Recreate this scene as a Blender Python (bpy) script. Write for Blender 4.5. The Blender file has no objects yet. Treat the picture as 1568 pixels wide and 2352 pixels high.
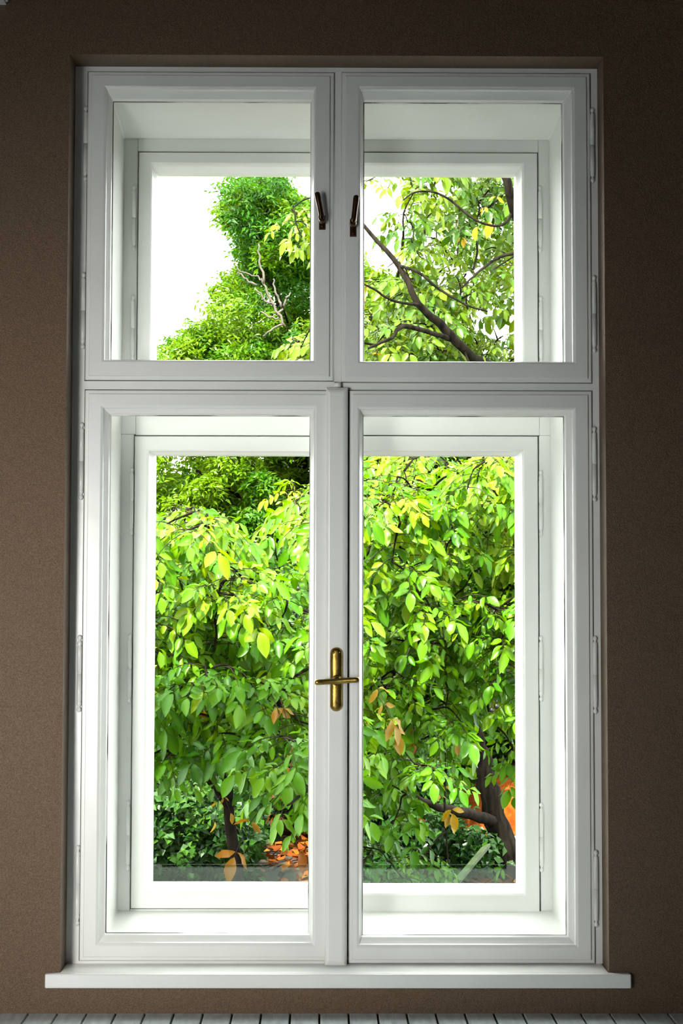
import bpy, math, random
from mathutils import Vector, Matrix, noise
from math import sin, cos, tan, pi, radians

sc = bpy.context.scene
C = sc.collection
random.seed(7)

# ------------------------------------------------------------------ camera
F = 3711.0                       # focal length in pixels of the 1568x2352 frame
CY, CZ = -3.7, 0.9177            # camera: 3.7 m in front of the window frame
psi, theta, rho = math.atan(29 / F), math.atan(194 / F), radians(.12)
fwd = Vector((sin(psi) * cos(theta), cos(psi) * cos(theta), sin(theta)))
R0 = Vector((cos(psi), -sin(psi), 0)); U0 = R0.cross(fwd)
RT = R0 * cos(rho) + U0 * sin(rho); UP = U0 * cos(rho) - R0 * sin(rho)
cam_d = bpy.data.cameras.new('camera'); cam = bpy.data.objects.new('camera', cam_d); C.objects.link(cam)
m = Matrix((RT, UP, -fwd)).transposed().to_4x4(); m.translation = Vector((0, CY, CZ))
cam.matrix_world = m
cam_d.sensor_fit = 'VERTICAL'; cam_d.sensor_height = 36; cam_d.lens = F * 36 / 2352
cam_d.clip_start = .05; cam_d.clip_end = 200
sc.camera = cam


def P(u, v, y):
    """point of the plane at distance y behind the window frame that the photo shows at u, v"""
    d = fwd + RT * ((u - 784) / F) - UP * ((v - 1176) / F)
    t = (y - CY) / d.y
    return Vector((d.x * t, y, CZ + d.z * t))


# ------------------------------------------------------------------ light
w = bpy.data.worlds.new('overcast_sky'); sc.world = w; w.use_nodes = True
nt = w.node_tree; nt.nodes.clear()
wo = nt.nodes.new('ShaderNodeOutputWorld'); bg = nt.nodes.new('ShaderNodeBackground')
tc = nt.nodes.new('ShaderNodeTexCoord'); sx = nt.nodes.new('ShaderNodeSeparateXYZ'); rp = nt.nodes.new('ShaderNodeValToRGB')
rp.color_ramp.elements[0].position = .0; rp.color_ramp.elements[0].color = (.95, .97, 1, 1)
rp.color_ramp.elements[1].position = .7; rp.color_ramp.elements[1].color = (1, 1, 1, 1)
nt.links.new(tc.outputs['Generated'], sx.inputs[0]); nt.links.new(sx.outputs['Z'], rp.inputs[0])
nt.links.new(rp.outputs[0], bg.inputs['Color']); nt.links.new(bg.outputs[0], wo.inputs[0])
bg.inputs['Strength'].default_value = 10.5

sun_d = bpy.data.lights.new('sun', 'SUN'); sun = bpy.data.objects.new('sun', sun_d); C.objects.link(sun)
sun_d.energy = 27; sun_d.angle = radians(4); sun_d.color = (1, .97, .9)
sdir = Vector((.45, .75, -1.0)).normalized()           # from over the roof, behind the camera and to the left
sun.rotation_euler = sdir.to_track_quat('-Z', 'Y').to_euler()
sun.location = (-3, -4, 8)

dl_d = bpy.data.lights.new('side_fill_light', 'AREA'); dl = bpy.data.objects.new('side_fill_light', dl_d); C.objects.link(dl)  # added fill light standing inside the room, brightens frames and wall from the left
dl_d.shape = 'RECTANGLE'; dl_d.size = .45; dl_d.size_y = .9; dl_d.spread = radians(54); dl_d.energy = 8.6; dl_d.color = (1, .985, .95)
dl.location = (-1.32, -3.2, .72)
dl.rotation_euler = Vector((.2, 1, -.02)).to_track_quat('-Z', 'Z').to_euler()

pt_d = bpy.data.lights.new('window_portal', 'AREA'); pt = bpy.data.objects.new('window_portal', pt_d); C.objects.link(pt)
pt_d.shape = 'RECTANGLE'; pt_d.size = 1.4; pt_d.size_y = 2.2; pt_d.cycles.is_portal = True
pt.location = (.015, .5, 1.1); pt.rotation_euler = (radians(-90), 0, 0)

vs = sc.view_settings
sc.display_settings.display_device = 'sRGB'
vs.view_transform = 'Standard'; vs.look = 'None'; vs.gamma = 1; vs.use_curve_mapping = False
vs.exposure = 0.0


# ------------------------------------------------------------------ materials
def mat(name, col, rough=.5, metal=0., spec=.5, bump=0., bscale=40., bdetail=4., stretch=(1, 1, 1), var=0., vscale=8., col2=None, coat=0.):
    mt = bpy.data.materials.new(name); mt.use_nodes = True
    n = mt.node_tree; b = n.nodes['Principled BSDF']; L = n.links.new
    b.inputs['Base Color'].default_value = (*col, 1); b.inputs['Roughness'].default_value = rough
    b.inputs['Metallic'].default_value = metal; b.inputs['Specular IOR Level'].default_value = spec
    b.inputs['Coat Weight'].default_value = coat
    t = n.nodes.new('ShaderNodeTexCoord'); mp = n.nodes.new('ShaderNodeMapping'); mp.inputs['Scale'].default_value = stretch
    L(t.outputs['Object'], mp.inputs[0])
    if bump:
        no = n.nodes.new('ShaderNodeTexNoise'); no.inputs['Scale'].default_value = bscale; no.inputs['Detail'].default_value = bdetail
        bp = n.nodes.new('ShaderNodeBump'); bp.inputs['Strength'].default_value = bump; bp.inputs['Distance'].default_value = .003
        L(mp.outputs[0], no.inputs['Vector']); L(no.outputs['Fac'], bp.inputs['Height']); L(bp.outputs[0], b.inputs['Normal'])
    if var or col2:
        n2 = n.nodes.new('ShaderNodeTexNoise'); n2.inputs['Scale'].default_value = vscale; n2.inputs['Detail'].default_value = 6
        cr = n.nodes.new('ShaderNodeValToRGB'); c2 = col2 or tuple(c * (1 - var) for c in col)
        cr.color_ramp.elements[0].position = .35; cr.color_ramp.elements[1].position = .65
        cr.color_ramp.elements[0].color = (*c2, 1); cr.color_ramp.elements[1].color = (*col, 1)
        L(mp.outputs[0], n2.inputs['Vector']); L(n2.outputs['Fac'], cr.inputs[0]); L(cr.outputs[0], b.inputs['Base Color'])
    return mt


M_paint = mat('white_gloss_paint', (.80, .81, .78), .27, spec=.5, bump=.22, bscale=14, bdetail=5, stretch=(1, 1, 1), var=.05, vscale=5)
M_wall = mat('brown_wallpaper', (.165, .102, .054), .5, spec=.5, bump=.8, bscale=420, bdetail=2, col2=(.088, .052, .027), vscale=380)
M_room = mat('dark_brown_plaster', (.025, .019, .015), .8, var=.2)
M_brass = mat('aged_brass', (.36, .245, .06), .36, metal=1, var=.45, vscale=45, bump=.25, bscale=120)
M_bronze = mat('dark_bronze', (.09, .045, .018), .28, metal=.85, var=.4, vscale=90)
M_dark = mat('dark_gap', (.03, .028, .02), .9)
M_screw = mat('screw_steel', (.12, .09, .05), .4, metal=1)
M_floor = mat('grey_floor_paint', (.70, .79, .81), .3, spec=.5, bump=.3, bscale=30, bdetail=5, stretch=(6, 1, 1), var=.25, vscale=14)
M_ext = mat('render_facade', (.3, .28, .25), .9, bump=.5, bscale=60)
M_bark = mat('walnut_bark', (.014, .011, .007), .9, spec=.04, bump=1, bscale=70, bdetail=6, stretch=(1, 1, .16), col2=(.003, .0025, .002), vscale=34)
M_twig = mat('twig_bark', (.035, .028, .016), .8, spec=.08, col2=(.012, .009, .005), vscale=6)
M_pale = mat('dead_wood', (.07, .06, .045), .8, spec=.1)
M_fruit = mat('walnut_husk', (.012, .015, .005), .5, col2=(.005, .003, .002), vscale=30)
M_green_board = mat('mossy_board', (.035, .06, .012), .8, var=.5, vscale=20)
M_white_metal = mat('white_metal', (.75, .76, .75), .4)

# caulk: white paint broken by dark cracks
M_caulk = bpy.data.materials.new('cracked_putty'); M_caulk.use_nodes = True
n = M_caulk.node_tree; b = n.nodes['Principled BSDF']; t = n.nodes.new('ShaderNodeTexCoord'); no = n.nodes.new('ShaderNodeTexNoise')
no.inputs['Scale'].default_value = 5; no.inputs['Detail'].default_value = 8; cr = n.nodes.new('ShaderNodeValToRGB')
cr.color_ramp.elements[0].position = .47; cr.color_ramp.elements[0].color = (.7, .7, .67, 1)
cr.color_ramp.elements[1].position = .56; cr.color_ramp.elements[1].color = (.05, .045, .03, 1)
n.links.new(t.outputs['Object'], no.inputs['Vector']); n.links.new(no.outputs['Fac'], cr.inputs[0]); n.links.new(cr.outputs[0], b.inputs['Base Color'])


def glass(name, tint, extra=0.0, rough=0.):
    g = bpy.data.materials.new(name); g.use_nodes = True; n = g.node_tree; n.nodes.clear(); L = n.links.new
    o = n.nodes.new('ShaderNodeOutputMaterial'); mx = n.nodes.new('ShaderNodeMixShader'); tr = n.nodes.new('ShaderNodeBsdfTransparent')
    gl = n.nodes.new('ShaderNodeBsdfGlossy'); fr = n.nodes.new('ShaderNodeFresnel'); fr.inputs['IOR'].default_value = 1.45
    tr.inputs['Color'].default_value = (*tint, 1); gl.inputs['Roughness'].default_value = rough
    ad = n.nodes.new('ShaderNodeMath'); ad.operation = 'MULTIPLY_ADD'; ad.inputs[1].default_value = .18; ad.inputs[2].default_value = extra
    L(fr.outputs[0], ad.inputs[0]); L(ad.outputs[0], mx.inputs[0]); L(tr.outputs[0], mx.inputs[1]); L(gl.outputs[0], mx.inputs[2]); L(mx.outputs[0], o.inputs[0])
    return g


M_glass = glass('window_glass', (.985, .995, .985))
M_guard = glass('guard_glass', (.80, .87, .82), .02, .02)


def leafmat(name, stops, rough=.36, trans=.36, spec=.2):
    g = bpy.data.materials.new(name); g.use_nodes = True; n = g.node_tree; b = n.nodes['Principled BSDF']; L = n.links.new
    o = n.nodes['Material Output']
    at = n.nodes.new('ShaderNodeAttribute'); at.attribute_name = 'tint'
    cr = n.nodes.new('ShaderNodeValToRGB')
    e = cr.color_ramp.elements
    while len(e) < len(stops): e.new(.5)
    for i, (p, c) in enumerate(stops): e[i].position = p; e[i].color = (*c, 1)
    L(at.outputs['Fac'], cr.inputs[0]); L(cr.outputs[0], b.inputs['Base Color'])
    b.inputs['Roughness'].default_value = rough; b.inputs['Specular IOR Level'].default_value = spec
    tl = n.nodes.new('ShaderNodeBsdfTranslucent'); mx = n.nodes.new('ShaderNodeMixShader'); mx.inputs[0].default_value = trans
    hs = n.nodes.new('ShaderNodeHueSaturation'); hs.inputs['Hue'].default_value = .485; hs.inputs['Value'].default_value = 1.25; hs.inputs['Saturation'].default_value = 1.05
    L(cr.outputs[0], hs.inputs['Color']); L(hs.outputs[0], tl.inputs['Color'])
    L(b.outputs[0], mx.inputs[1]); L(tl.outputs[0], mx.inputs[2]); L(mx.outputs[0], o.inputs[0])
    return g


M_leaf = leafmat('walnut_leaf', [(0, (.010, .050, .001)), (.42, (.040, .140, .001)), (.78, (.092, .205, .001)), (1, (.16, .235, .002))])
M_leaf_up = leafmat('walnut_leaf_yellowing', [(0, (.009, .042, .001)), (.5, (.032, .085, .001)), (1, (.085, .135, .001))], trans=.32)
M_yellow = leafmat('yellow_leaf', [(0, (.24, .13, .001)), (1, (.27, .18, .002))])
M_dry = leafmat('withered_leaf', [(0, (.12, .034, .001)), (.5, (.18, .07, .002)), (1, (.17, .11, .008))])
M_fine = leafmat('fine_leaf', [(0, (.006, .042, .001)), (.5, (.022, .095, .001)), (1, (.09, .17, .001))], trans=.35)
M_back = leafmat('background_leaf', [(0, (.005, .026, .001)), (.5, (.016, .06, .001)), (1, (.06, .12, .001))], trans=.35)
M_ivy = leafmat('ivy_leaf', [(0, (.005, .028, .002)), (.6, (.014, .052, .004)), (1, (.035, .09, .006))], trans=.2)


# ------------------------------------------------------------------ mesh building
class MB:
    def __init__(s): s.v = []; s.f = []; s.m = []; s.t = []; s.sm = []

    def add(s, vs_, fs, mi=0, smooth=False, tint=None):
        o = len(s.v); s.v += [tuple(p) for p in vs_]; s.f += [tuple(i + o for i in f) for f in fs]
        s.m += [mi] * len(fs); s.sm += [smooth] * len(fs)
        s.t += [0. if tint is None else tint] * len(vs_)

    def box(s, x0, x1, y0, y1, z0, z1, mi=0):
        s.add([(x0, y0, z0), (x1, y0, z0), (x1, y1, z0), (x0, y1, z0), (x0, y0, z1), (x1, y0, z1), (x1, y1, z1), (x0, y1, z1)],
              [(0, 3, 2, 1), (4, 5, 6, 7), (0, 1, 5, 4), (1, 2, 6, 5), (2, 3, 7, 6), (3, 0, 4, 7)], mi)

    def rings(s, x0, x1, z0, z1, prof, mis=None, close=True):
        """prof: (left, right, top, bottom inset, y) swept round the rectangle with mitred corners"""
        vs_ = []
        for (l, r, t_, b_, y) in prof:
            vs_ += [(x0 + l, y, z0 + b_), (x1 - r, y, z0 + b_), (x1 - r, y, z1 - t_), (x0 + l, y, z1 - t_)]
        k = len(prof); o = len(s.v); s.v += vs_; s.t += [0.] * len(vs_)
        for i in range(k if close else k - 1):
            j = (i + 1) % k
            for c in range(4):
                d = (c + 1) % 4
                s.f.append((o + i * 4 + c, o + i * 4 + d, o + j * 4 + d, o + j * 4 + c)); s.m.append(mis[i] if mis else 0); s.sm.append(False)

    def tube(s, pts, rad, n=6, mi=0, tint=None):
        pts = [Vector(p) for p in pts]; vs_ = []; k = len(pts)
        if not isinstance(rad, (list, tuple)): rad = [rad] * k
        for i, p in enumerate(pts):
            d = (pts[min(i + 1, k - 1)] - pts[max(i - 1, 0)]).normalized()
            a = Vector((0, 0, 1)) if abs(d.z) < .9 else Vector((1, 0, 0))
            x = d.cross(a).normalized(); y = d.cross(x)
            for j in range(n):
                q = 2 * pi * j / n; vs_.append(p + (x * cos(q) + y * sin(q)) * rad[i])
        fs = [(i * n + j, i * n + (j + 1) % n, (i + 1) * n + (j + 1) % n, (i + 1) * n + j) for i in range(k - 1) for j in range(n)]
        fs += [tuple(range(n - 1, -1, -1)), tuple((k - 1) * n + j for j in range(n))]
        s.add(vs_, fs, mi, True, tint)

    def lathe(s, cx, cy, prof, n=16, mi=0, ax='z', c3=0, sy=1.):
        """prof: (position along axis, radius)"""
        vs_ = []
        for (h, r) in prof:
            for j in range(n):
                q = 2 * pi * j / n; a, b_ = r * cos(q), r * sin(q) * sy
                vs_.append((cx + a, cy + b_, h) if ax == 'z' else (cx + a, h, c3 + b_))
        k = len(prof)
        fs = [(i * n + j, i * n + (j + 1) % n, (i + 1) * n + (j + 1) % n, (i + 1) * n + j) for i in range(k - 1) for j in range(n)]
        fs += [tuple(range(n - 1, -1, -1)), tuple((k - 1) * n + j for j in range(n))]
        s.add(vs_, fs, mi, True)

    def build(s, name, mats, parent=None, bevel=0., tint=False, seg=2):
        me = bpy.data.meshes.new(name); me.from_pydata(s.v, [], s.f)
        for mm in (mats if isinstance(mats, (list, tuple)) else [mats]): me.materials.append(mm)
        me.polygons.foreach_set('material_index', s.m); me.polygons.foreach_set('use_smooth', s.sm)
        if tint:
            a = me.attributes.new('tint', 'FLOAT', 'POINT'); a.data.foreach_set('value', s.t)
        me.update()
        o = bpy.data.objects.new(name, me); C.objects.link(o)
        if parent: o.parent = parent
        if not tint:
            import bmesh
            bm = bmesh.new(); bm.from_mesh(me); bmesh.ops.recalc_face_normals(bm, faces=bm.faces); bm.to_mesh(me); bm.free()
        if bevel:
            md = o.modifiers.new('bevel', 'BEVEL'); md.width = bevel; md.segments = seg; md.limit_method = 'ANGLE'; md.angle_limit = radians(25)
            md.harden_normals = False
        return o


def tag(o, label=None, cat=None, group=None, kind=None):
    if label: o['label'] = label
    if cat: o['category'] = cat
    if group: o['group'] = group
    if kind: o['kind'] = kind
    return o


def empty(name, loc=(0, 0, 0), parent=None):
    o = bpy.data.objects.new(name, None); C.objects.link(o); o.location = loc; o.empty_display_size = .1
    if parent: o.parent = parent
    return o


# ------------------------------------------------------------------ the room
WY = -.085                                             # wall face stands 8.5 cm in front of the window frame
OX0, OX1 = P(162.5, 1180, 0).x, P(1377, 1180, 0).x      # opening
OZ1 = P(784, 155.5, 0).z
ZS = P(784, 2213, 0).z                                  # top of the sill
XL, XR, YR, ZC = -1.9, 2.6, -5.0, 2.95
WO = .36                                               # outer wall face

mb = MB()
zs = ZS - .031
for (x0, x1, z0, z1) in ((XL - .2, OX0, 0, ZC), (OX1, XR + .2, 0, ZC), (OX0, OX1, OZ1, ZC), (OX0, OX1, 0, zs)):
    mb.box(x0, x1, WY, .1, z0 or -.12, z1, 0)
    mb.box(x0, x1, .1, WO, z0 - (.9 if z0 == 0 else 0), z1, 1)
tag(mb.build('wall_back', [M_wall, M_ext]), 'brown grained wallpaper wall around the white window', None, None, 'structure')
mb = MB()                                              # left wall with an opening for its own window
for (y0, y1, z0, z1) in ((YR, -3.9, 0, ZC), (-2.9, WY, 0, ZC), (-3.9, -2.9, 0, .25), (-3.9, -2.9, 1.75, ZC)):
    mb.box(XL - .2, XL, y0, y1, z0 or -.12, z1)
tag(mb.build('wall_left', M_room), None, None, None, 'structure')
mb = MB(); mb.box(XR, XR + .2, YR, WY, -.12, ZC); tag(mb.build('wall_right', M_room), kind='structure')
mb = MB(); mb.box(XL - .2, XR + .2, YR - .2, YR, -.12, ZC); tag(mb.build('wall_front', M_room), kind='structure')
mb = MB(); mb.box(XL - .2, XR + .2, YR - .2, WO, ZC, ZC + .25); tag(mb.build('ceiling', M_room), kind='structure')

pw = 65.7 * (WY - CY) / F                               # floorboards run towards the window
xb = P(733.5, 2314, WY).x
mb = MB()
k0 = int((XL - xb) / pw) - 1; k1 = int((XR - xb) / pw) + 1
for k in range(k0, k1):
    a, c = max(xb + k * pw + .0022, XL), min(xb + (k + 1) * pw - .0022, XR)
    if c - a > .005: mb.box(a, c, YR, WY, -.02, 0, 0)
mb.box(XL, XR, YR, WY, -.06, -.0195, 1)
tag(mb.build('floor', [M_floor, M_dark], bevel=.0015), 'grey painted narrow floorboards', None, None, 'structure')

# ------------------------------------------------------------------ the double window
WIN = tag(empty('window_1', ((OX0 + OX1) / 2, 0, ZS)), 'white painted double casement window with four panes in brown wall', None, None, 'structure')
wl = WIN.location.copy()


def wpart(mbx, name, mats, parent=WIN, bevel=0., seg=2):
    """link a mesh given in world coordinates under window_1 (or under one of its parts)"""
    mbx.v = [(a - wl.x, b_ - wl.y, c - wl.z) for (a, b_, c) in mbx.v]
    return mbx.build(name, mats, parent, bevel, seg=seg)


# sashes of the inner window: outer rectangle in the photo, front opening, glass edge
def X(u, v, y): return P(u, v, y).x
def Z(v, y, u=784): return P(u, v, y).z


YF = -.010           # front face of the inner sashes
inner = dict(
    ul=dict(o=(X(198, 520, YF), X(766, 520, YF), Z(872.5, YF, 480), Z(164, YF, 480)), f=(X(240, 520, YF), X(721, 520, YF), Z(828, YF, 480), Z(202, YF, 480)), g=(X(257, 520, .018), X(714, 520, .018), None, Z(233.5, .018, 480))),
    ur=dict(o=(X(784, 520, YF), X(1357, 520, YF), Z(877, YF, 1070), Z(166, YF, 1070)), f=(X(826, 520, YF), X(1317, 520, YF), Z(831.5, YF, 1070), Z(202.5, YF, 1070)), g=(X(834, 520, .018), X(1292, 520, .018), None, Z(236, .018, 1070))),
    ll=dict(o=(X(188, 1550, YF), X(798, 1550, YF), Z(2208, YF, 480), Z(896, YF, 480)), f=(X(229, 1550, YF), X(720, 1550, YF), Z(2169, YF, 480), Z(935, YF, 480)), g=(X(248, 1550, .018), X(711, 1550, .018), Z(2143, .018, 480), Z(953.5, .018, 480))),
    lr=dict(o=(X(800.5, 1550, YF), X(1363, 1550, YF), Z(2214, YF, 1070), Z(897, YF, 1070)), f=(X(824, 1550, YF), X(1321, 1550, YF), Z(2173, YF, 1070), Z(939, YF, 1070)), g=(X(831.5, 1550, .018), X(1298, 1550, .018), Z(2148, .018, 1070), Z(955, .018, 1070))),
)
G = .0025


def frame_lattice(y0, y1, rects, mull_u, stop, dy, gapL=.002, gapR=.003):
    """frame bars around four sash rectangles, with rebate stops behind the sashes"""
    ul, ur, ll, lr = rects
    m_ = MB(); g = .0022
    xl = min(ul[0], ll[0]) - gapL; xr = max(ur[1], lr[1]) + gapR
    zt = max(ul[3], ur[3]) + g; zb = min(ll[2], lr[2]) - g
    t1 = min(ul[2], ur[2]) - g; t0 = max(ll[3], lr[3]) + g
    # left, right, top, bottom, transom, upper mullion
    m_.box(OX0, ul[0] - gapL, y0, y1, t0, OZ1); m_.box(OX0, ll[0] - gapL, y0, y1, ZS, t0)
    m_.box(ur[1] + gapR, OX1, y0, y1, t0, OZ1); m_.box(lr[1] + gapR, OX1, y0, y1, ZS, t0)
    xm = (ll[1] + lr[0]) / 2; xu = (ul[1] + ur[0]) / 2
    for (a_, b_, t_, d_) in ((ul[0] - gapL, xu, ul, ll), (xu, ur[1] + gapR, ur, lr)):
        m_.box(a_, b_, y0, y1, t_[3] + g, OZ1); m_.box(a_, b_, y0, y1, d_[3] + g, t_[2] - g)
    m_.box(ll[0] - gapL, xm, y0, y1, ZS, ll[2] - .0012); m_.box(xm, lr[1] + gapR, y0, y1, ZS, lr[2] - .0012)
    m_.box(mull_u[0], mull_u[1], y0, y1, t1, zt)
    s_ = stop
    for r in rects:
        m_.rings(r[0] - .004, r[1] + .004, r[2] - .004, r[3] + .004, [(0, 0, 0, 0, y1 - dy), (s_, s_, s_, s_, y1 - dy), (s_, s_, s_, s_, y1), (0, 0, 0, 0, y1)], [1, 1, 1, 1])
    return m_


R_in = [inner[k]['o'] for k in ('ul', 'ur', 'll', 'lr')]
fm = frame_lattice(0, .05, R_in, (inner['ul']['o'][1] + .0025, inner['ur']['o'][0] - .0008), .014, .017)
wpart(fm, 'inner_frame', [M_paint, M_paint], bevel=.0022)


def sash(d, yf, yg, yb, name, caulk=True, lip=True):
    x0, x1, z0, z1 = d['o']; fx0, fx1, fz0, fz1 = d['f']; gx0, gx1, gz0, gz1 = d['g']
    f = (fx0 - x0, x1 - fx1, z1 - fz1, fz0 - z0)
    if gz0 is None: gz0 = fz0 + .004
    g = (gx0 - x0, x1 - gx1, z1 - gz1, gz0 - z0)

    def mix(k): return tuple(a + (c - a) * k for a, c in zip(f, g))
    D = yg - yf
    pr = [(0, 0, 0, 0, yb), (0, 0, 0, 0, yf + .006)]
    if lip:
        pr += [(.0015,) * 4 + (yf + .0045,), (.0085,) * 4 + (yf + .0045,), (.0095,) * 4 + (yf,)]
    else:
        pr += [(.002,) * 4 + (yf,)]
    pr += [(*tuple(a - .0035 for a in f), yf), (*tuple(a - .001 for a in f), yf + .0015), (*mix(.12), yf + .10 * D), (*mix(.2), yf + .28 * D), (*mix(.5), yf + .5 * D), (*mix(.85), yf + .72 * D), (*mix(1), yf + .95 * D)]
    mi = [0] * (len(pr) - 1)
    if caulk:
        pr.append((*tuple(a + (.0023 if i != 3 else .0012) for i, a in enumerate(g)), yg)); mi.append(1)
    pr.append((*tuple(a + (.0023 if caulk else 0) for a in g), yb)); mi += [0, 0]
    m_ = MB(); m_.rings(x0, x1, z0, z1, pr, mi)
    o = wpart(m_, name, [M_paint, M_caulk], bevel=.0008, seg=1)
    pm = MB(); pm.box(gx0 - .001, gx1 + .001, yg + .001, yg + .004, gz0 - .001, gz1 + .001)
    pane = wpart(pm, 'pane', M_glass, o)
    return o


SI = {k: sash(inner[k], YF, .018, .028, 'inner_sash') for k in inner}

# meeting strip that covers the joint of the lower sashes, on the left one
ms = MB(); a, c = X(747, 1550, -.024), X(797.5, 1550, -.024); mz0, mz1 = Z(2223, -.024, 770), Z(888, -.024, 775)
ms.rings(a, c, mz0, mz1, [(0, 0, 0, 0, YF - .0001), (0, 0, .002, .003, -.018), (.0025, .005, .008, .006, -.0235), (.0065, .009, .012, .012, -.0255), (.009, .012, .016, .016, -.0262)], close=False)
q_ = len(ms.v) - 4; ms.f.append((q_, q_ + 1, q_ + 2, q_ + 3)); ms.m.append(0); ms.sm.append(False)
wpart(ms, 'meeting_strip', M_paint, SI['ll'], bevel=.001)
kp = MB(); kx, kz = X(775, 883, -.012), Z(883, -.012, 775)
kp.lathe(kx, -.008, [(kz - .006, .0085), (kz + .003, .0085), (kz + .0045, .006)], 14); wpart(kp, 'bolt_keeper', M_paint)


def hinge(u, v0, v1, y, r, parent, name='hinge', off=0.):
    """long olive hinge: two knuckles and turned finials"""
    x = X(u, (v0 + v1) / 2, y); za, zb = Z(v1, y, u), Z(v0, y, u); h = zb - za; zm = (za + zb) / 2
    q = .0
    pr = [(za, .0015), (za + .0025, r * .75), (za + .006, r * 1.02), (za + .0095, r * .8), (za + .0115, r * .5), (za + .0135, r * .55), (za + .017, r * .95), (za + .021, r * 1.02), (za + .025, r * .8), (za + .0265, r),
          (zm - .0008, r), (zm - .0007, r * .82), (zm + .0007, r * .82), (zm + .0008, r)]
    up = [(zb - (p - za), rr) for p, rr in pr[:10]][::-1]
    m_ = MB(); m_.lathe(x, y, pr + up, 14, sy=.85)
    return wpart(m_, name, M_paint, parent)


YH = -.004
for (u, v0, v1, s_) in ((196, 243, 416, 'ul'), (190.5, 625, 802, 'ul'), (186.5, 970, 1148, 'll'), (182, 1458, 1636, 'll'), (178, 1941, 2126, 'll'),
                        (1360, 247, 420, 'ur'), (1364, 632, 810, 'ur'), (1364.5, 979, 1153, 'lr'), (1366.5, 1460, 1640, 'lr'), (1368.5, 1952, 2130, 'lr')):
    hinge(u, v0, v1, YH, .0052, SI[s_])

# casing boards between the two windows
c1 = (-.517, .566, CZ - .803, CZ + 1.172)
YO = .20
c2 = (X(275.5, 1300, YO), X(1265, 1300, YO), Z(2092, YO), Z(320, YO))
m_ = MB()
m_.rings(OX0, OX1, ZS, OZ1, [(0, 0, 0, 0, .0503), (c1[0] - OX0, OX1 - c1[1], OZ1 - c1[3], c1[2] - ZS, .0503), (c1[0] - OX0 + .004, OX1 - c1[1] + .004, OZ1 - c1[3] + .004, c1[2] - ZS + .003, .056),
                             (c2[0] - OX0, OX1 - c2[1], OZ1 - c2[3], c2[2] - ZS, YO + .004), (0, 0, 0, 0, YO + .004)])
wpart(m_, 'casing', M_paint, bevel=.003)

# the outer window
YG2 = .236
outer = dict(
    ul=dict(o=(X(316, 600, YO), X(763, 600, YO), Z(944, YO), Z(349, YO, 480)), f=(X(346.5, 600, YO), X(722, 600, YO), Z(900, YO), Z(377, YO, 480)), g=(X(360.5, 600, YG2), X(712, 600, YG2), Z(893, YG2), Z(403, YG2, 480))),
    ur=dict(o=(X(781, 600, YO), X(1235, 600, YO), Z(944, YO), Z(350, YO, 1070)), f=(X(822, 600, YO), X(1200, 600, YO), Z(900, YO), Z(378, YO, 1070)), g=(X(832, 600, YG2), X(1181.5, 600, YG2), Z(893, YG2), Z(405, YG2, 1070))),
    ll=dict(o=(X(304, 1540, YO), X(771, 1540, YO), Z(2088, YO, 480), Z(1001.5, YO, 480)), f=(X(336, 1540, YO), X(728, 1540, YO), Z(2046, YO, 480), Z(1035, YO, 480)), g=(X(354, 1540, YG2), X(712, 1540, YG2), Z(2027, YG2, 480), Z(1047, YG2, 480))),
    lr=dict(o=(X(772, 1540, YO), X(1237.5, 1540, YO), Z(2096, YO, 1070), Z(1001.5, YO, 1070)), f=(X(820, 1540, YO), X(1202, 1540, YO), Z(2054, YO, 1070), Z(1035, YO, 1070)), g=(X(833, 1540, YG2), X(1184, 1540, YG2), Z(2031, YG2, 1070), Z(1048, YG2, 1070))),
)
R_out = [outer[k]['o'] for k in ('ul', 'ur', 'll', 'lr')]
fm = frame_lattice(YO + .005, .27, R_out, (outer['ul']['o'][1] + .002, outer['ur']['o'][0] - .002), .012, .018)
wpart(fm, 'outer_frame', [M_paint, M_paint], bevel=.0022)
SO = {k: sash(outer[k], YO, YG2, .25, 'outer_sash', caulk=False, lip=False) for k in outer}
for (u, v0, v1, s_) in ((307.5, 425, 576, 'ul'), (304.5, 678, 830, 'ul'), (302, 1074, 1229, 'll'), (297.5, 1456, 1615, 'll'), (293.5, 1838, 2000, 'll'),
                        (1240, 426, 580, 'ur'), (1241.5, 680, 836, 'ur'), (1241.5, 1080, 1233, 'lr'), (1242, 1460, 1612, 'lr'), (1243, 1843, 2004, 'lr')):
    hinge(u, v0, v1, YO + .001, .0048, SO[s_])

# inner sill board, outer sheet sill and the low glass guard outside
m_ = MB(); sx0, sx1 = X(102.5, 2248, -.105), X(1449.5, 2254, -.105)
m_.box(sx0, sx1, -.105, WY - .0003, ZS - .031, ZS); m_.box(OX0 + .0005, OX1 - .0005, WY - .0003, .3, ZS - .0305, ZS)
wpart(m_, 'window_sill', M_paint, bevel=.003)
m_ = MB(); m_.add([(OX0, .27, ZS + .03), (OX1, .27, ZS + .03), (OX1, .43, ZS + .005), (OX0, .43, ZS + .005), (OX0, .27, ZS), (OX1, .27, ZS), (OX1, .43, ZS - .01), (OX0, .43, ZS - .01)],
                  [(0, 1, 2, 3), (4, 7, 6, 5), (0, 4, 5, 1), (2, 6, 7, 3), (0, 3, 7, 4), (1, 5, 6, 2)])
wpart(m_, 'outer_sill', M_white_metal)
m_ = MB(); m_.box(OX0 + .01, OX1 - .01, .345, .353, ZS + .018, Z(1985, .35)); wpart(m_, 'glass_guard', M_guard, bevel=.001)


# handles
def bar_handle(parent, pts, rad, name, mt, flat=1.):
    m_ = MB(); m_.tube(pts, rad, 14); return wpart(m_, name, mt, parent)


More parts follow.
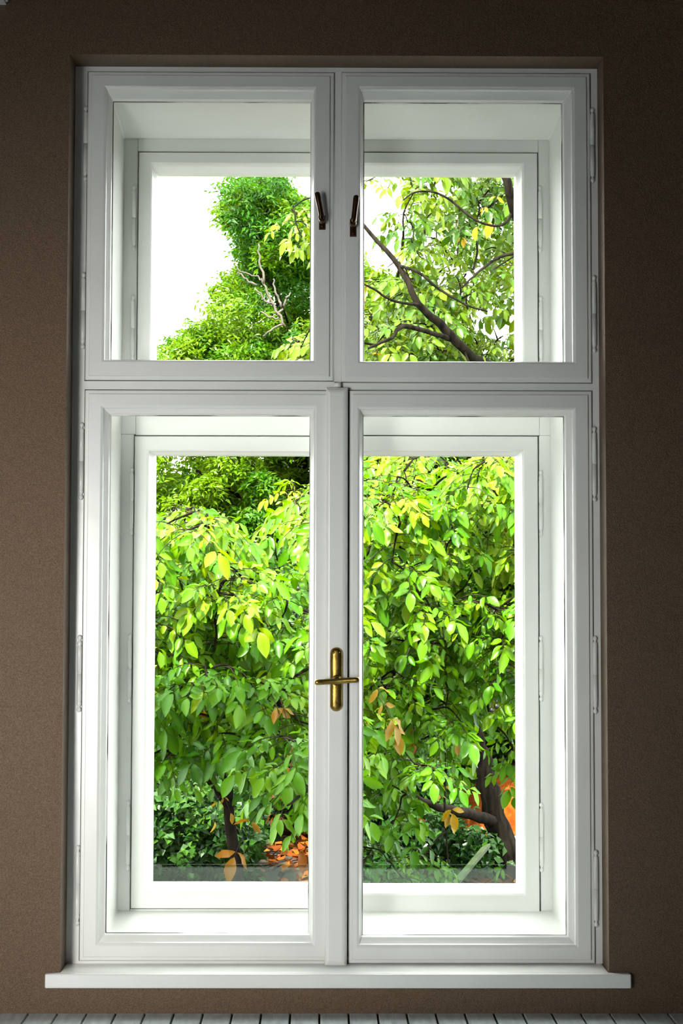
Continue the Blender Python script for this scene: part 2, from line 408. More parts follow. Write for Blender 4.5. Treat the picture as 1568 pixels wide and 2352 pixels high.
def plate(parent):
    u0, u1, v0, v1 = 757.5, 786.5, 1486.5, 1634
    y = -.0262; xa, xc = X(u0, 1560, y), X(u1, 1560, y); za, zb = Z(v1, y, 772), Z(v0, y, 772); r = (xc - xa) / 2; cx = (xa + xc) / 2
    vs_ = []; K = 10; N = 36
    lv = [(1, 0), (1, .002), (.93, .005), (.78, .0078), (.5, .0098), (.22, .0106)]
    for (s_, h) in lv:
        for j in range(N):
            q = 2 * pi * j / N; c0 = zb - r if sin(q) >= 0 else za + r
            vs_.append((cx + r * s_ * cos(q), y - h, c0 + r * s_ * sin(q)))
    fs = [(i * N + j, i * N + (j + 1) % N, (i + 1) * N + (j + 1) % N, (i + 1) * N + j) for i in range(len(lv) - 1) for j in range(N)]
    fs.append(tuple((len(lv) - 1) * N + j for j in range(N)))
    m_ = MB(); m_.add(vs_, fs, 0, True)
    for (su, sv) in ((766.5, 1499), (780.5, 1498)):
        a = P(su, sv, y); m_.lathe(a.x, 0, [(y - .004, .0028), (y - .0098, .0028), (y - .0104, .0018)], 10, 1, 'y', a.z)
    a = P(772, 1614, y); m_.lathe(a.x, 0, [(y - .004, .0022), (y - .0108, .0022), (y - .0112, .0012)], 10, 1, 'y', a.z)
    # hub
    h = P(773, 1562, y); m_.lathe(h.x, 0, [(y - .006, .0125), (y - .016, .0115), (y - .019, .0095), (y - .030, .0085)], 18, 0, 'y', h.z)
    wpart(m_, 'handle_plate', [M_brass, M_screw], parent)
    p0, p1 = P(722.5, 1567.5, -.060), P(825, 1561, -.060); c = (p0 + p1) / 2
    pts = []; rd = []
    for t_ in (0, .012, .035, .08, .3, .5, .7, .92, .965, .988, 1):
        q = p0.lerp(p1, t_); q.y += -.004 * (2 * abs(t_ - .5)) ** 2; pts.append(q)
        rd.append({0: .002, .012: .0048, .035: .0064, .988: .0048, 1: .002}.get(t_, .0064 if abs(t_ - .5) > .15 else .0058))
    bar_handle(parent, pts, rd, 'handle_lever', M_brass)


plate(SI['ll'])


def small_handle(parent, base, elbow, tip, bot):
    y = YF
    m_ = MB(); b0 = P(*base, y); bb = P(*bot, y)
    m_.rings(bb.x - .0075, bb.x + .0075, bb.z, b0.z + .012, [(0, 0, 0, 0, y), (.0005, .0005, .0005, .0005, y - .003), (.002, .002, .002, .002, y - .0045), (.0074, .0074, .006, .006, y - .005)], close=False)
    m_.lathe(b0.x, 0, [(y - .002, .0085), (y - .010, .0082), (y - .020, .0075), (y - .022, .0065)], 16, 0, 'y', b0.z)
    sc_ = P(bot[0] + .5, bot[1] - 7, y); m_.lathe(sc_.x, 0, [(y - .004, .0024), (y - .0062, .0024), (y - .0066, .0015)], 10, 1, 'y', sc_.z)
    wpart(m_, 'handle_base', [M_bronze, M_screw], parent)
    e = P(*elbow, y - .026); t_ = P(*tip, y - .030); b1 = P(base[0], base[1], y - .018)
    pts = [b1 - Vector((0, 0, .006)), b1 + Vector((0, -.004, .001)), e.lerp(b1, .5) + Vector((0, -.003, 0)), e]
    rd = [.004, .0072, .0072, .0062]
    for k in (.3, .6, .85, .95, 1): pts.append(e.lerp(t_, k)); rd.append((.0062, .0066, .0070, .0062, .003)[(.3, .6, .85, .95, 1).index(k)])
    bar_handle(parent, pts, rd, 'handle_lever', M_bronze)


small_handle(SI['ul'], (739, 507), (737.5, 493), (727.5, 441), (739.5, 528))
small_handle(SI['ur'], (810.5, 515), (812.5, 500), (818.5, 448), (810.5, 544))

# small white fitting in the upper left corner of the wall
m_ = MB(); q = P(4, 2, WY); m_.box(q.x - .03, q.x + .011, WY - .06, WY, q.z - .010, q.z + .05); m_.lathe(q.x + .013, WY - .012, [(q.z - .006, .004), (q.z + .05, .004)], 10)
o = m_.build('curtain_bracket', mat('bright_white_enamel', (.92, .92, .92), .15), None, .002)
tag(o, 'small white fitting high on the brown wall at the top left corner', 'bracket')


# ------------------------------------------------------------------ garden
GZ = -1.0
gm = bpy.data.materials.new('leaf_litter_ground'); gm.use_nodes = True
n = gm.node_tree; b = n.nodes['Principled BSDF']; L = n.links.new; b.inputs['Roughness'].default_value = .95
t = n.nodes.new('ShaderNodeTexCoord'); vo = n.nodes.new('ShaderNodeTexVoronoi'); vo.inputs['Scale'].default_value = 14
n2 = n.nodes.new('ShaderNodeTexNoise'); n2.inputs['Scale'].default_value = 1.2; n2.inputs['Detail'].default_value = 6
sp = n.nodes.new('ShaderNodeSeparateColor'); cr = n.nodes.new('ShaderNodeValToRGB'); e = cr.color_ramp.elements
for i in range(3): e.new(.5)
for i, (p_, c_) in enumerate([(0, (.008, .005, .003)), (.35, (.03, .012, .004)), (.6, (.09, .022, .005)), (.8, (.03, .03, .005)), (1, (.14, .045, .01))]): e[i].position = p_; e[i].color = (*c_, 1)
cr2 = n.nodes.new('ShaderNodeValToRGB'); cr2.color_ramp.elements[0].position = .42; cr2.color_ramp.elements[1].position = .58
mx = n.nodes.new('ShaderNodeMix'); mx.data_type = 'RGBA'; mx.inputs['A'].default_value = (.010, .011, .004, 1)
L(t.outputs['Object'], vo.inputs['Vector']); L(t.outputs['Object'], n2.inputs['Vector']); L(vo.outputs['Color'], sp.inputs[0]); L(sp.outputs[0], cr.inputs[0])
L(n2.outputs['Fac'], cr2.inputs[0]); L(cr2.outputs[0], mx.inputs['Factor']); L(cr.outputs[0], mx.inputs['B']); L(mx.outputs['Result'], b.inputs['Base Color'])
m_ = MB(); NX, NY = 50, 60
gv = []
for j in range(NY + 1):
    for i in range(NX + 1):
        x = -14 + 28 * i / NX; y = WO + 30 * j / NY
        gv.append((x, y, GZ + (.06 * noise.noise(Vector((x * .7, y * .7, 0))) if j else 0)))
m_.add(gv, [(j * (NX + 1) + i, j * (NX + 1) + i + 1, (j + 1) * (NX + 1) + i + 1, (j + 1) * (NX + 1) + i) for j in range(NY) for i in range(NX)], 0, True)
tag(m_.build('ground', gm), 'garden ground covered in rust coloured fallen leaves', None, None, 'structure')

M_clay = mat('orange_clay', (.24, .055, .006), .95, spec=.05, bump=.6, bscale=60, col2=(.13, .026, .003), vscale=22)
m_ = MB(); ring = []; zt = GZ + .26
for k in range(28):
    q = 2 * pi * k / 28; rr = 1 + .12 * noise.noise(Vector((cos(q) * 2, sin(q) * 2, 3)))
    ring.append((1.75 + 1.25 * rr * cos(q), 11.2 + 1.9 * rr * sin(q)))
K = len(ring)
m_.add([(x, y, GZ - .05) for x, y in ring] + [(x, y, zt) for x, y in ring] + [(1.75 + (x - 1.75) * .8, 11.2 + (y - 11.2) * .8, zt + .16) for x, y in ring],
       [(i, (i + 1) % K, K + (i + 1) % K, K + i) for i in range(K)] + [(K + i, K + (i + 1) % K, 2 * K + (i + 1) % K, 2 * K + i) for i in range(K)] + [tuple(range(2 * K, 3 * K))])
tag(m_.build('clay_heap', M_clay, None), 'bright orange clay patch on the ground behind the walnut trunk', 'clay patch')


# ---- leaves
def leaflet(mbx, base, d, nrm, Ln, W, tint, fold=.22, curl=.25, wav=0.):
    d = d.normalized(); s_ = d.cross(nrm).normalized(); nn = s_.cross(d).normalized()
    st = ((0, .04), (.14, .5), (.36, .95), (.6, .98), (.82, .6), (1, .02))
    vs_ = []; tl = []
    for (t_, w_) in st:
        c = base + d * (Ln * t_) - nn * (curl * Ln * t_ * t_) + nn * (wav * Ln * sin(t_ * 7) * .5)
        ww = W * .5 * w_; up = nn * (ww * fold * 2)
        j = wav * ww * sin(t_ * 19)
        vs_ += [c - s_ * (ww + j) + up, c, c + s_ * (ww - j) + up]
        tl += [tint, tint + .22, tint]
    fs = []
    for i in range(5):
        a = i * 3; fs += [(a, a + 1, a + 4, a + 3), (a + 1, a + 2, a + 5, a + 4)]
    mbx.add(vs_, fs, 0, True, tint); mbx.t[-len(tl):] = tl


def rv(): return Vector((random.gauss(0, 1), random.gauss(0, 1), random.gauss(0, 1)))


def compound(mbx, p, d, Ln, leaf, n_pairs, tint, droop=.5, face=None):
    """walnut leaf: curved stalk, opposite leaflets and a terminal one"""
    d = d.normalized(); pts = []
    for k in range(6):
        t_ = k / 5; pts.append(p + d * (Ln * t_) - Vector((0, 0, droop * Ln * t_ * t_)))
    mbx.tube(pts, [.0022, .002, .0018, .0016, .0013, .001], 3, 1, .5)
    up = Vector((0, 0, 1)) + Vector((0, -.55, 0)) + rv() * .25

    def at(t_):
        k = min(int(t_ * 5), 4); q = t_ * 5 - k; return pts[k].lerp(pts[k + 1], q), (pts[k + 1] - pts[k]).normalized()
    for i in range(n_pairs):
        t_ = .38 + .58 * i / max(n_pairs - 1, 1) * .93
        c, ax = at(t_); side = ax.cross(up).normalized()
        for s_ in (-1, 1):
            a = radians(random.uniform(48, 70)); dd = ax * cos(a) + side * (s_ * sin(a)) + rv() * .10 - Vector((0, 0, random.uniform(-.1, .5)))
            sz = leaf * (.72 + .28 * i / max(n_pairs - 1, 1)) * random.uniform(.82, 1.12)
            leaflet(mbx, c + dd.normalized() * .004, dd, up + rv() * .5, sz, sz * random.uniform(.36, .48), min(1, max(0, tint + random.uniform(-.14, .14))), random.uniform(.1, .32), random.uniform(.05, .4), random.uniform(.03, .22))
    c, ax = at(1); sz = leaf * random.uniform(1, 1.25)
    leaflet(mbx, c, ax - Vector((0, 0, .2)), up + rv() * .25, sz, sz * .5, tint, .2, random.uniform(.1, .4), .06)


def limb_pts(px, y0=None):
    """(u, v, depth, pixel radius) -> points and radii"""
    pts = [P(u, v, dp - 3.7) for (u, v, dp, r) in px]; rd = [r * dp / F for (u, v, dp, r) in px]
    return pts, rd


def smooth(pts, rd, sub=4, jit=.0):
    o, r_ = [], []
    for i in range(len(pts) - 1):
        p0 = pts[max(i - 1, 0)]; p1 = pts[i]; p2 = pts[i + 1]; p3 = pts[min(i + 2, len(pts) - 1)]
        for k in range(sub):
            t_ = k / sub
            q = .5 * ((2 * p1) + (p2 - p0) * t_ + (2 * p0 - 5 * p1 + 4 * p2 - p3) * t_ * t_ + (3 * p1 - p0 - 3 * p2 + p3) * t_ ** 3)
            if jit and (i or k): q = q + rv() * jit * rd[i]
            o.append(q); r_.append(rd[i] + (rd[i + 1] - rd[i]) * t_)
    o.append(pts[-1]); r_.append(rd[-1]); return o, r_


def tree(name, base, label, cat, limbs, trunk_n, clusters, leafm, leafsize, group=None, per=(4, 7), tw=.0045, specials=(), fruits=()):
    """limbs: polylines (first trunk_n form the trunk); clusters: (point, tint)"""
    root = tag(empty(name, base), label, cat, group)
    bo = Vector(base)

    def put(mbx, nm, mats, tint=False):
        mbx.v = [(a - bo.x, b_ - bo.y, c - bo.z) for (a, b_, c) in mbx.v]; return mbx.build(nm, mats, root, tint=tint)
    sk = []; tm = MB(); bm_ = MB()
    for i, lm in enumerate(limbs):
        pts, rd = lm; pts, rd = smooth(pts, rd, 5, .12)
        (tm if i < trunk_n else bm_).tube(pts, rd, 12 if i < trunk_n else 8)
        sk += pts
    # twigs: every cluster node joins the nearest point of the growing skeleton
    todo = sorted(clusters, key=lambda c: min((c[0] - s_).length_squared for s_ in sk))
    fo = MB()
    for (p, tint) in todo:
        q = min(sk, key=lambda s_: (p - s_).length_squared)
        L_ = (p - q).length
        mid = [q.lerp(p, k) + rv() * L_ * .05 + Vector((0, 0, .12 * L_ * sin(pi * k))) for k in (.3, .65)]
        r0 = min(tw * (1 + L_ * 1.5), tw * 2.5)
        pts, rd = smooth([q, *mid, p], [r0, r0 * .85, r0 * .65, tw * .6], 3)
        bm_.tube(pts, rd, 5)
        sk += mid + [p]
        for k in range(random.randint(*per)):
            a = random.uniform(0, 2 * pi); out = Vector((cos(a), sin(a) - .35, random.uniform(-.25, .5)))
            compound(fo, p - (p - q).normalized() * random.uniform(0, .12) if L_ > .02 else p, out, leafsize * random.uniform(1.7, 2.6), leafsize * random.uniform(.65, 1.25), random.choice((2, 3, 3, 4)), min(1, max(0, tint + random.uniform(-.22, .22))), random.uniform(.3, .8))
    if tm.v: put(tm, 'trunk', M_bark)
    put(bm_, 'branches', M_twig if not trunk_n else M_bark)
    if fo.v: tag(put(fo, 'foliage', [leafm, M_twig], True), kind='stuff')
    ye, dr = MB(), MB()
    for (u, v, dp, sz, kind) in specials:
        tgt = ye if kind == 'y' else dr
        sz *= .72
        compound(tgt, P(u, v, dp - 3.7) + Vector((0, 0, sz * .6)), Vector((random.uniform(-1, 1), -.4, -.5)), sz * 1.6, sz, random.choice((1, 2, 2)), random.random(), .8)
    if ye.v: tag(put(ye, 'yellow_leaves', [M_yellow, M_twig], True), 'yellow autumn leaves')
    if dr.v: tag(put(dr, 'withered_leaves', [M_dry, M_twig], True), 'curled orange brown dead leaves')
    for (u, v, dp, r) in fruits:
        c = P(u, v, dp - 3.7); fm_ = MB(); R_ = r * dp / F
        fm_.lathe(c.x, c.y, [(c.z + R_ * 1.05 * sin(a), max(R_ * cos(a), .001)) for a in [(-pi / 2 + pi * k / 9) for k in range(10)]], 12)
        fm_.tube([c + Vector((0, 0, R_)), c + Vector((.003, .005, R_ + .02))], .002, 5); put(fm_, 'walnut_fruit', M_fruit)
    return root


def scatter(n, region, dens, d0, d1, tint=(.3, .8), minpx=0, tries=40000):
    """points in the volume seen through region (u0,v0,u1,v1), thinned by dens(u,v)"""
    out = []; used = []
    for _ in range(tries):
        if len(out) >= n: break
        u = random.uniform(region[0], region[2]); v = random.uniform(region[1], region[3]); dp = random.uniform(d0, d1)
        if random.random() > dens(u, v): continue
        if minpx and any((u - a) ** 2 + (v - b_) ** 2 < minpx ** 2 for a, b_ in used): continue
        used.append((u, v)); tt = tint(u, v) if callable(tint) else random.uniform(*tint)
        out.append((P(u, v, dp - 3.7), tt))
    return out


def lin(tab, x):
    if x <= tab[0][0]: return tab[0][1]
    for (a, b_), (c, d) in zip(tab, tab[1:]):
        if x <= c: return b_ + (d - b_) * (x - a) / (c - a)
    return tab[-1][1]


def hole(u, v, hs):
    f = 1.
    for (a, b_, ra, rb, k) in hs:
        q = ((u - a) / ra) ** 2 + ((v - b_) / rb) ** 2
        if q < 1: f = min(f, k)
    return f


# walnut on the right, its trunk behind the lower right pane
TD = 10.9
LI = [
    [(1192, 2110, TD, 44), (1168, 2000, TD, 36), (1142, 1900, TD, 27), (1118, 1800, TD, 24), (1098, 1715, TD, 21), (1070, 1620, TD - .2, 19), (1030, 1540, TD - .4, 17), (985, 1450, TD - .6, 14), (1040, 1250, TD - .7, 11), (1075, 1060, TD - .7, 7), (1085, 980, TD - .7, 4)],
    [(1142, 1890, TD, 14), (1090, 1872, TD - .3, 13), (1040, 1862, TD - .5, 11), (1000, 1850, TD - .7, 9), (930, 1822, TD - 1, 6)],
    [(1030, 1540, TD - .4, 10), (1100, 1480, TD - 1.5, 8), (1060, 1430, TD - 2.4, 7), (1000, 1360, TD - 3, 6), (1015, 1290, TD - 3.1, 4.5), (1008, 1240, TD - 3.2, 3.5), (1035, 1160, TD - 3.3, 2.5)],
    [(1000, 1360, TD - 3, 4), (1050, 1320, TD - 3.1, 3), (1110, 1265, TD - 3.2, 2)],
    [(985, 1450, TD - .6, 8), (930, 1455, TD - 1.5, 6), (860, 1490, TD - 2, 5), (800, 1510, TD - 2.4, 4)],
]
limbs = [limb_pts(l) for l in LI]


def d_right(u, v):
    if v > 1780: return hole(u, v, [(1130, 1880, 140, 150, .03)]) * .45
    if v > 1030: return hole(u, v, [(1115, 1750, 75, 90, .04), (880, 1320, 45, 25, .2)])
    # upper pane
    f = lin([(700, 0), (900, .05), (940, .35), (990, 1), (1400, 1)], u + (v - 480) * .35)
    return f * hole(u, v, [(1140, 695, 90, 45, .12), (1000, 640, 60, 30, .3), (1150, 770, 60, 25, .4)])


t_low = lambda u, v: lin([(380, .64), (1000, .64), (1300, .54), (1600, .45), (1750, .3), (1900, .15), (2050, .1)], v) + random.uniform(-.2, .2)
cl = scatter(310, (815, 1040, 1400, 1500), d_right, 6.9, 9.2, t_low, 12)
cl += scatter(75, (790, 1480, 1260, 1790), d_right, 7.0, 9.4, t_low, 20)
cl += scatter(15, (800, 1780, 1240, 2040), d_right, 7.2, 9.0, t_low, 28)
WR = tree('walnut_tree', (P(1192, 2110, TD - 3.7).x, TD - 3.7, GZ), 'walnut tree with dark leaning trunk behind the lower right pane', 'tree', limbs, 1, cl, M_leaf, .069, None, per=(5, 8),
          specials=[(845, 1585, 6.0, .11, 'd'), (862, 1620, 6.0, .09, 'd'), (990, 1825, 8, .10, 'y'), (1010, 1805, 8, .10, 'y'), (955, 1750, 8, .07, 'd'), (950, 1675, 7.4, .05, 'd'), (851, 1655, 7.2, .07, 'y'), (1020, 1660, 8.5, .08, 'd'), (1112, 1100, 8, .12, 'y'), (1150, 1210, 7.5, .07, 'd'), (1125, 1295, 7.8, .07, 'd'), (857, 1292, 8, .06, 'y'), (950, 1840, 8.5, .07, 'd')],
          fruits=[(1129, 1631, 7.2, 6), (1140, 1622, 7.2, 6), (842, 1402, 7.2, 7), (856, 1396, 7.3, 7), (971, 1232, 7.2, 7)])

# crown of the tall walnut seen in the upper right pane: limbs rise from the same trunk area, its own tree further right
cl = scatter(190, (830, 340, 1300, 870), d_right, 9.05, 10.9, lambda u, v: random.uniform(.25, .9), 18)
cl += scatter(26, (835, 640, 1000, 860), lambda u, v: 1., 9.05, 10.4, (.5, 1), 18)
cl += scatter(25, (830, 880, 1260, 1040), lambda u, v: 1., 8.4, 10.2, (.3, .9), 18)
cl += scatter(9, (640, 760, 760, 880), lambda u, v: 1., 8.4, 9.4, (.7, 1), 18) + scatter(4, (690, 440, 760, 560), lambda u, v: 1., 8.4, 9.2, (.7, 1), 18)
stem = limb_pts([(1480, 2150, 10.2, 40), (1420, 1700, 10.2, 32), (1330, 1200, 10.2, 24), (1240, 950, 10.2, 17), (1150, 860, 10.2, 13), (1076, 812, 9.0, 11), (1010, 745, 8.8, 10), (962, 700, 8.7, 8), (915, 610, 8.7, 6.5), (838, 522, 8.7, 4.5), (780, 450, 8.7, 3)])
b2 = limb_pts([(1330, 1200, 10.2, 20), (1290, 900, 9.9, 18), (1235, 640, 8.7, 15), (1182, 480, 8.3, 12), (1160, 400, 8.2, 10), (1120, 250, 8.2, 7)])
up_limbs = [limb_pts(l) for l in (
    [(1076, 812, 9.0, 7), (1045, 785, 8.9, 7), (1000, 768, 8.7, 6), (925, 750, 8.5, 6), (900, 775, 8.45, 4), (845, 800, 8.4, 3)],
    [(915, 610, 8.7, 4), (960, 625, 8.6, 3.5), (1010, 665, 8.6, 3), (1070, 700, 8.6, 2.5), (1120, 715, 8.6, 2)],
    [(1182, 480, 8.3, 4), (1150, 518, 8.3, 3), (1090, 505, 8.3, 2.8), (1020, 450, 8.3, 2.8), (960, 440, 8.3, 2.2), (925, 460, 8.3, 1.5)],
    [(1235, 640, 8.7, 6), (1200, 585, 8.5, 5), (1150, 590, 8.5, 3.8), (1110, 615, 8.4, 3.2), (1060, 660, 8.3, 2.2)],
    [(962, 700, 8.7, 4), (900, 690, 8.4, 3), (850, 660, 8.3, 2.5), (780, 640, 8.3, 2), (720, 740, 8.4, 1.6), (690, 800, 8.5, 1.2)],
    [(838, 522, 8.7, 3.5), (780, 470, 8.6, 2.6), (712, 455, 8.5, 2), (670, 480, 8.5, 1.2)])]
WU = tree('walnut_tree', (P(1480, 2150, 6.5).x, 6.5, GZ), 'tall walnut tree with dark limb crossing the upper right pane', 'tree', [stem, b2] + up_limbs, 2, cl, M_leaf_up, .072, None, per=(4, 7), tw=.005,
          specials=[(1150, 455, 9, .12, 'y'), (1125, 480, 9, .10, 'y'), (1040, 520, 9.3, .07, 'y'), (848, 660, 9, .06, 'd'), (862, 810, 9, .06, 'y')])


# walnut on the left, in front of everything
def d_left(u, v):
    top = lin([(330, 1165), (470, 1165), (540, 1225), (575, 1290), (600, 1320), (720, 1300), (760, 1290)], u)
    if v < top: return 0
    if v > 1750: return lin([(330, 0), (480, .0), (560, .25), (740, .5)], u) * .5
    if v > 1640: return .55
    return 1.


LL = [
    [(560, 2140, 8.6, 17), (545, 2000, 8.6, 14), (525, 1850, 8.5, 12), (530, 1760, 8.3, 11), (600, 1700, 7.8, 12), (680, 1560, 7.4, 10), (690, 1470, 7, 7), (640, 1450, 6.6, 5), (560, 1400, 6.6, 3)],
    [(600, 1700, 7.8, 9), (540, 1500, 7.6, 8), (535, 1370, 7.4, 7), (490, 1310, 7.2, 6), (470, 1250, 7.2, 4)],
    [(525, 1850, 8.5, 10), (440, 1740, 8, 7), (390, 1700, 7.8, 5), (350, 1660, 7.6, 3)],
    [(690, 1470, 7, 6), (760, 1400, 7, 5), (720, 1280, 6.9, 4), (680, 1150, 6.9, 3)],
    [(680, 1560, 7.4, 8), (790, 1640, 6.6, 7), (760, 1740, 5.8, 5), (720, 1800, 5.5, 4), (660, 1850, 5.3, 2.5)],
]
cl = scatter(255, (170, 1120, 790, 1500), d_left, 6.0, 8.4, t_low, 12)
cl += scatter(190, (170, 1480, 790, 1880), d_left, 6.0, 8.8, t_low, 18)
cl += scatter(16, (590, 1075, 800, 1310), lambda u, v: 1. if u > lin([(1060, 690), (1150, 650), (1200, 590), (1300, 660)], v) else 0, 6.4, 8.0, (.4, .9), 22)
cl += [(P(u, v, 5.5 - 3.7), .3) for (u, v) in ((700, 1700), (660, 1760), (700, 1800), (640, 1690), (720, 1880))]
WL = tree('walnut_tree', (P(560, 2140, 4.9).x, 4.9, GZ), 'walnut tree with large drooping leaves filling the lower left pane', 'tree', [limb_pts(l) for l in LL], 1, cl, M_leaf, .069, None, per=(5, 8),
          specials=[(445, 1562, 6.6, .085, 'y'), (460, 1545, 6.6, .08, 'y'), (620, 1625, 5.9, .11, 'd'), (640, 1625, 5.9, .09, 'd'), (600, 1890, 5.5, .10, 'd'), (625, 1880, 5.5, .10, 'd'), (651, 1822, 5.6, .06, 'd'), (503, 1832, 7.2, .06, 'd'), (515, 1690, 7.2, .08, 'y'), (688, 1685, 6.2, .06, 'd'), (505, 1842, 7.2, .06, 'y')],
          fruits=[(482, 1234, 6.8, 9), (581, 1300, 6.6, 6), (368, 1413, 6.8, 7), (685, 1352, 6.6, 5)])


# ---- fine leaved trees further away
def fine_tree(name, base, label, cat, limbs, pts, leafm, size, nl=9, group=None, rnd=False, wood=M_bark):
    root = tag(empty(name, base), label, cat, group); bo = Vector(base)
    tm = MB()
    for lm in limbs:
        p_, r_ = smooth(*lm, 4, .1); tm.tube(p_, r_, 8)
    tm.v = [(a - bo.x, b_ - bo.y, c - bo.z) for (a, b_, c) in tm.v]; tm.build('trunk', wood, root)
    fo = MB()
    for (p, tint) in pts:
        d = rv(); d.z = d.z * .5 - .15; d.y -= .4; d.normalize(); up = Vector((0, -.5, 1)) + rv() * .4
        side = d.cross(up).normalized(); L_ = size * nl * .33
        for k in range(nl):
            t_ = (k // 2 + .5) / (nl / 2); s_ = 1 if k % 2 else -1
            dd = (d * .55 + side * s_ + rv() * .25 - Vector((0, 0, .15))).normalized()
            if k == nl - 1: dd = d
            c = p + d * (L_ * (t_ - .5)) - Vector((0, 0, .25 * L_ * t_ * t_))
            w_ = size * (.40 if rnd else .2); nn = (up + rv() * .3).normalized(); sd = dd.cross(nn).normalized(); nn = sd.cross(dd)
            z = size * random.uniform(.75, 1.2)
            tt = min(1, max(0, tint + random.uniform(-.15, .15)))
            fo.add([c, c + dd * z * .45 - sd * w_ + nn * w_ * .4, c + dd * z - nn * z * .15, c + dd * z * .45 + sd * w_ + nn * w_ * .4], [(0, 2, 1), (0, 3, 2)], 0, False, tt)
    fo.v = [(a - bo.x, b_ - bo.y, c - bo.z) for (a, b_, c) in fo.v]
    tag(fo.build('foliage', leafm, root, tint=True), kind='stuff')
    return root


def clumps(n, region, inside, d0, d1, rad, per, tint):
    """leafy clumps: spheres of sprays inside the crown; each clump draws its base tint from the given range"""
    out = []
    k = 0
    while k < n:
        u = random.uniform(region[0], region[2]); v = random.uniform(region[1], region[3])
        if not inside(u, v): continue
        k += 1
        c = P(u, v, random.uniform(d0, d1) - 3.7); r = random.uniform(*rad); t0 = random.uniform(*(tint(u, v) if callable(tint) else tint))
        for _ in range(per):
            q = rv().normalized() * r * random.uniform(.55, 1.05); q.z *= .7
            out.append((c + q, t0 + random.uniform(-.12, .12)))
    return out


def in_locust(u, v):
    l = lin([(395, 575), (440, 548), (478, 515), (500, 515), (530, 548), (570, 560), (620, 545), (680, 500), (740, 470), (775, 400), (830, 388), (900, 340), (3000, 200)], v)
    r = lin([(395, 634), (420, 650), (470, 690), (520, 800), (3000, 820)], v)
    return l - 2 < u < r
pts = clumps(340, (180, 398, 830, 1330), in_locust, 13.5, 16.5, (.10, .26), 50, lambda u, v: (.2, 1) if v < 860 else (.55, 1.1))  # lower crown leaves coloured lighter to offset the shade falling there
pts += clumps(34, (388, 765, 600, 850), lambda u, v: u > lin([(765, 440), (850, 388)], v), 13.5, 15.5, (.10, .22), 46, (.3, 1))
pts += clumps(70, (480, 400, 730, 640), in_locust, 14, 15.5, (.08, .18), 40, (.1, .9))
lb = [limb_pts([(720, 2060, 15, 30), (700, 1500, 15, 22), (690, 900, 15, 12), (660, 740, 14.6, 7), (620, 650, 14.2, 4), (590, 630, 14, 2)]), limb_pts([(690, 900, 15, 10), (640, 700, 15, 7), (615, 550, 15, 4), (605, 430, 15, 2)]),
      limb_pts([(700, 1300, 15, 8), (560, 1150, 14.5, 6), (450, 1080, 14.3, 3)]), limb_pts([(660, 740, 14.4, 3), (648, 700, 13.6, 2), (640, 665, 13.4, 1.2)])]
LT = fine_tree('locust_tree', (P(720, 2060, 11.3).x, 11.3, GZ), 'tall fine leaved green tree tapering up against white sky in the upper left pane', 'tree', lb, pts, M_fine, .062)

tw = MB()
for pl in ([(655, 750), (628, 700), (605, 650), (590, 635), (552, 622), (540, 600)], [(590, 655), (565, 640), (545, 625)], [(628, 700), (610, 690), (585, 662)], [(605, 650), (598, 600), (594, 560)], [(640, 725), (655, 690), (668, 672)], [(652, 745), (622, 760), (604, 772)], [(645, 705), (632, 670), (628, 640)], [(640, 730), (615, 725), (598, 715)]):
    q_ = [P(u, v, 13.2 - 3.7) for (u, v) in pl]; a_, b_ = smooth(q_, [.011 - .008 * i / len(q_) for i in range(len(q_))], 4, .8); tw.tube(a_, b_, 5)
tw.v = [(a - LT.location.x, b_ - LT.location.y, c - LT.location.z) for (a, b_, c) in tw.v]
tag(tw.build('bare_twigs', M_pale, LT), 'bare pale dead twigs')

# background thicket
pts = clumps(430, (760, 930, 1700, 1860), lambda u, v: not (1000 < u < 1215 and v > 1785), 13.0, 16.5, (.15, .33), 30, (.0, .7))
pts += clumps(60, (800, 640, 1030, 850), lambda u, v: v > 690 or u < 880 and v > 620, 14.0, 16.0, (.15, .3), 34, (.6, 1))
fine_tree('hedge_tree', (P(1000, 2000, 13.0).x, 13.0, GZ), 'dense green thicket tree far behind the right hand walnut', 'tree', [limb_pts([(1000, 2010, 16, 24), (1010, 1600, 15.5, 16), (990, 1200, 15, 10), (960, 850, 15, 5)])], pts, M_back, .085, rnd=True)
pts = clumps(330, (-250, 1300, 830, 1880), lambda u, v: True, 12.2, 15, (.15, .35), 30, (.0, .6))
fine_tree('hedge_tree', (P(420, 2000, 10.5).x, 10.5, GZ), 'dense dark green thicket behind the left hand walnut', 'tree', [limb_pts([(420, 2070, 14.2, 24), (440, 1700, 14, 16), (460, 1400, 13.6, 8)])], pts, M_back, .085, rnd=True)
pts = clumps(60, (820, 1740, 1250, 1990), lambda u, v: not (u > 1000 and v < 1935) and not u > 1110, 10.4, 12.3, (.12, .25), 36, (.0, .6))
fine_tree('low_bush', (P(960, 2060, 7.4).x, 7.4, GZ), 'low dark green bush at the foot of the right hand walnut', 'bush', [limb_pts([(960, 2070, 11.1, 8), (955, 1950, 11, 5), (940, 1850, 11, 3)])], pts, M_ivy, .062, 9, rnd=True)
pts = clumps(240, (100, 1770, 570, 1985), lambda u, v: v > lin([(260, 1760), (480, 1800), (560, 1870)], u) and u < lin([(1770, 520), (1900, 570), (1990, 520)], v), 9.6, 11.3, (.12, .25), 26, (.0, .9))
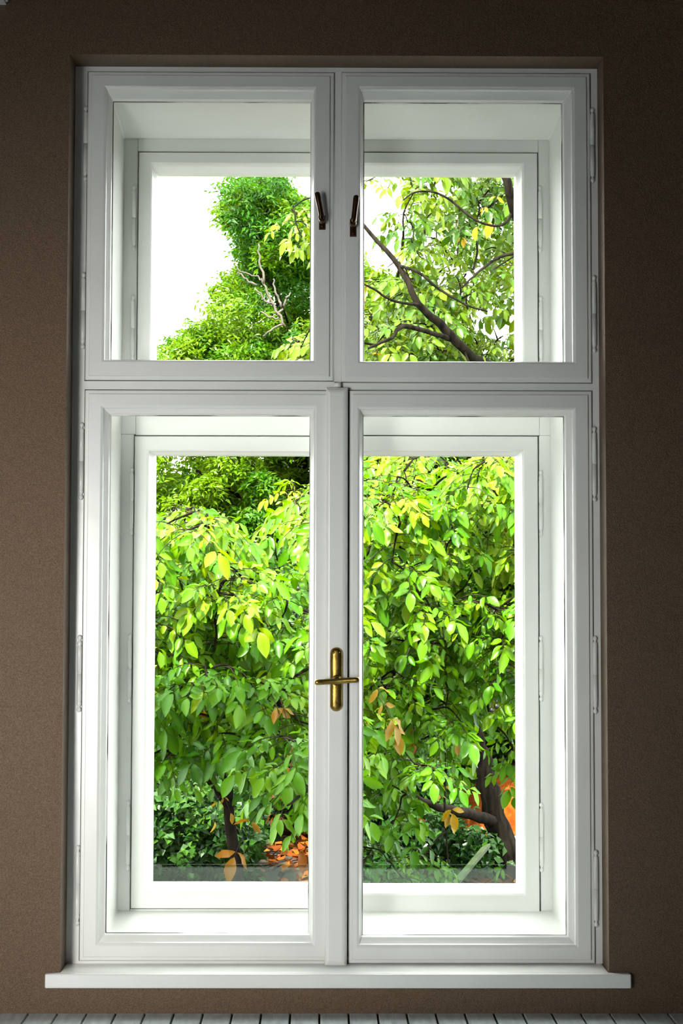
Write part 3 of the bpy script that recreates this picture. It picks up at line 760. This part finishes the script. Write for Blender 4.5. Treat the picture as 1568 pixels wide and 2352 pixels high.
fine_tree('ivy_bush', (P(430, 2090, 6.6).x, 6.6, GZ), 'dark green round leaved ivy bush in the bottom left corner of the glass', 'bush', [limb_pts([(430, 2100, 10.5, 7), (425, 1950, 10.5, 5), (400, 1840, 10.5, 3)])], pts, M_ivy, .055, 7, rnd=True)

# plank and white rail by the trunk
a, c = P(1110, 1948, 6.3), P(1070, 2005, 5.4); a.z = GZ + .34; 
m_ = MB(); d = (c - a).normalized(); s_ = d.cross(Vector((0, 0, 1))).normalized() * .05; c = a + d * 1.6; h = Vector((0, 0, .03))
a, c = P(1116, 1940, 6.9), P(1040, 2030, 6.1); s_ = Vector((.028, .0, .012))
m_.add([a - s_, a + s_, c + s_, c - s_, a - s_ - h, a + s_ - h, c + s_ - h, c - s_ - h], [(0, 1, 2, 3), (4, 7, 6, 5), (0, 4, 5, 1), (1, 5, 6, 2), (2, 6, 7, 3), (3, 7, 4, 0)])
tag(m_.build('garden_plank', M_green_board, None, .004), 'mossy green plank leaning beside the walnut trunk', 'plank')
a, c = P(1166, 1932, 8.3), P(1290, 1895, 8.0)
m_ = MB(); m_.tube([a, c], .022, 8); m_.tube([a, Vector((a.x, a.y, GZ - .02))], .02, 8); m_.tube([c, Vector((c.x, c.y, GZ - .02))], .02, 8)
tag(m_.build('garden_rail', M_white_metal), 'white metal rail end to the right of the walnut trunk', 'rail')

# fallen leaves on the ground, too many to count
m_ = MB()
for _ in range(14000):
    x = random.uniform(-4, 4.6); y = random.uniform(4.5, 14); c = Vector((x, y, GZ + .06 * noise.noise(Vector((x * .7, y * .7, 0))) + random.uniform(.0, .05)))
    a = random.uniform(0, 2 * pi); d = Vector((cos(a), sin(a), random.uniform(-.5, .9))) * random.uniform(.04, .09); q = Vector((-sin(a), cos(a), random.uniform(-.4, .4))) * random.uniform(.02, .035)
    m_.add([c - d, c + q - Vector((0, 0, .01)), c + d, c - q + Vector((0, 0, .015))], [(0, 1, 2), (0, 2, 3)], 0, False, random.random())
tag(m_.build('fallen_leaves', leafmat('litter_leaf', [(0, (.03, .010, .003)), (.5, (.12, .03, .006)), (.85, (.20, .055, .008)), (1, (.16, .10, .01))], trans=.1, spec=.05), tint=True), 'rust and orange fallen leaves strewn over the garden ground', 'fallen leaves', None, 'stuff')
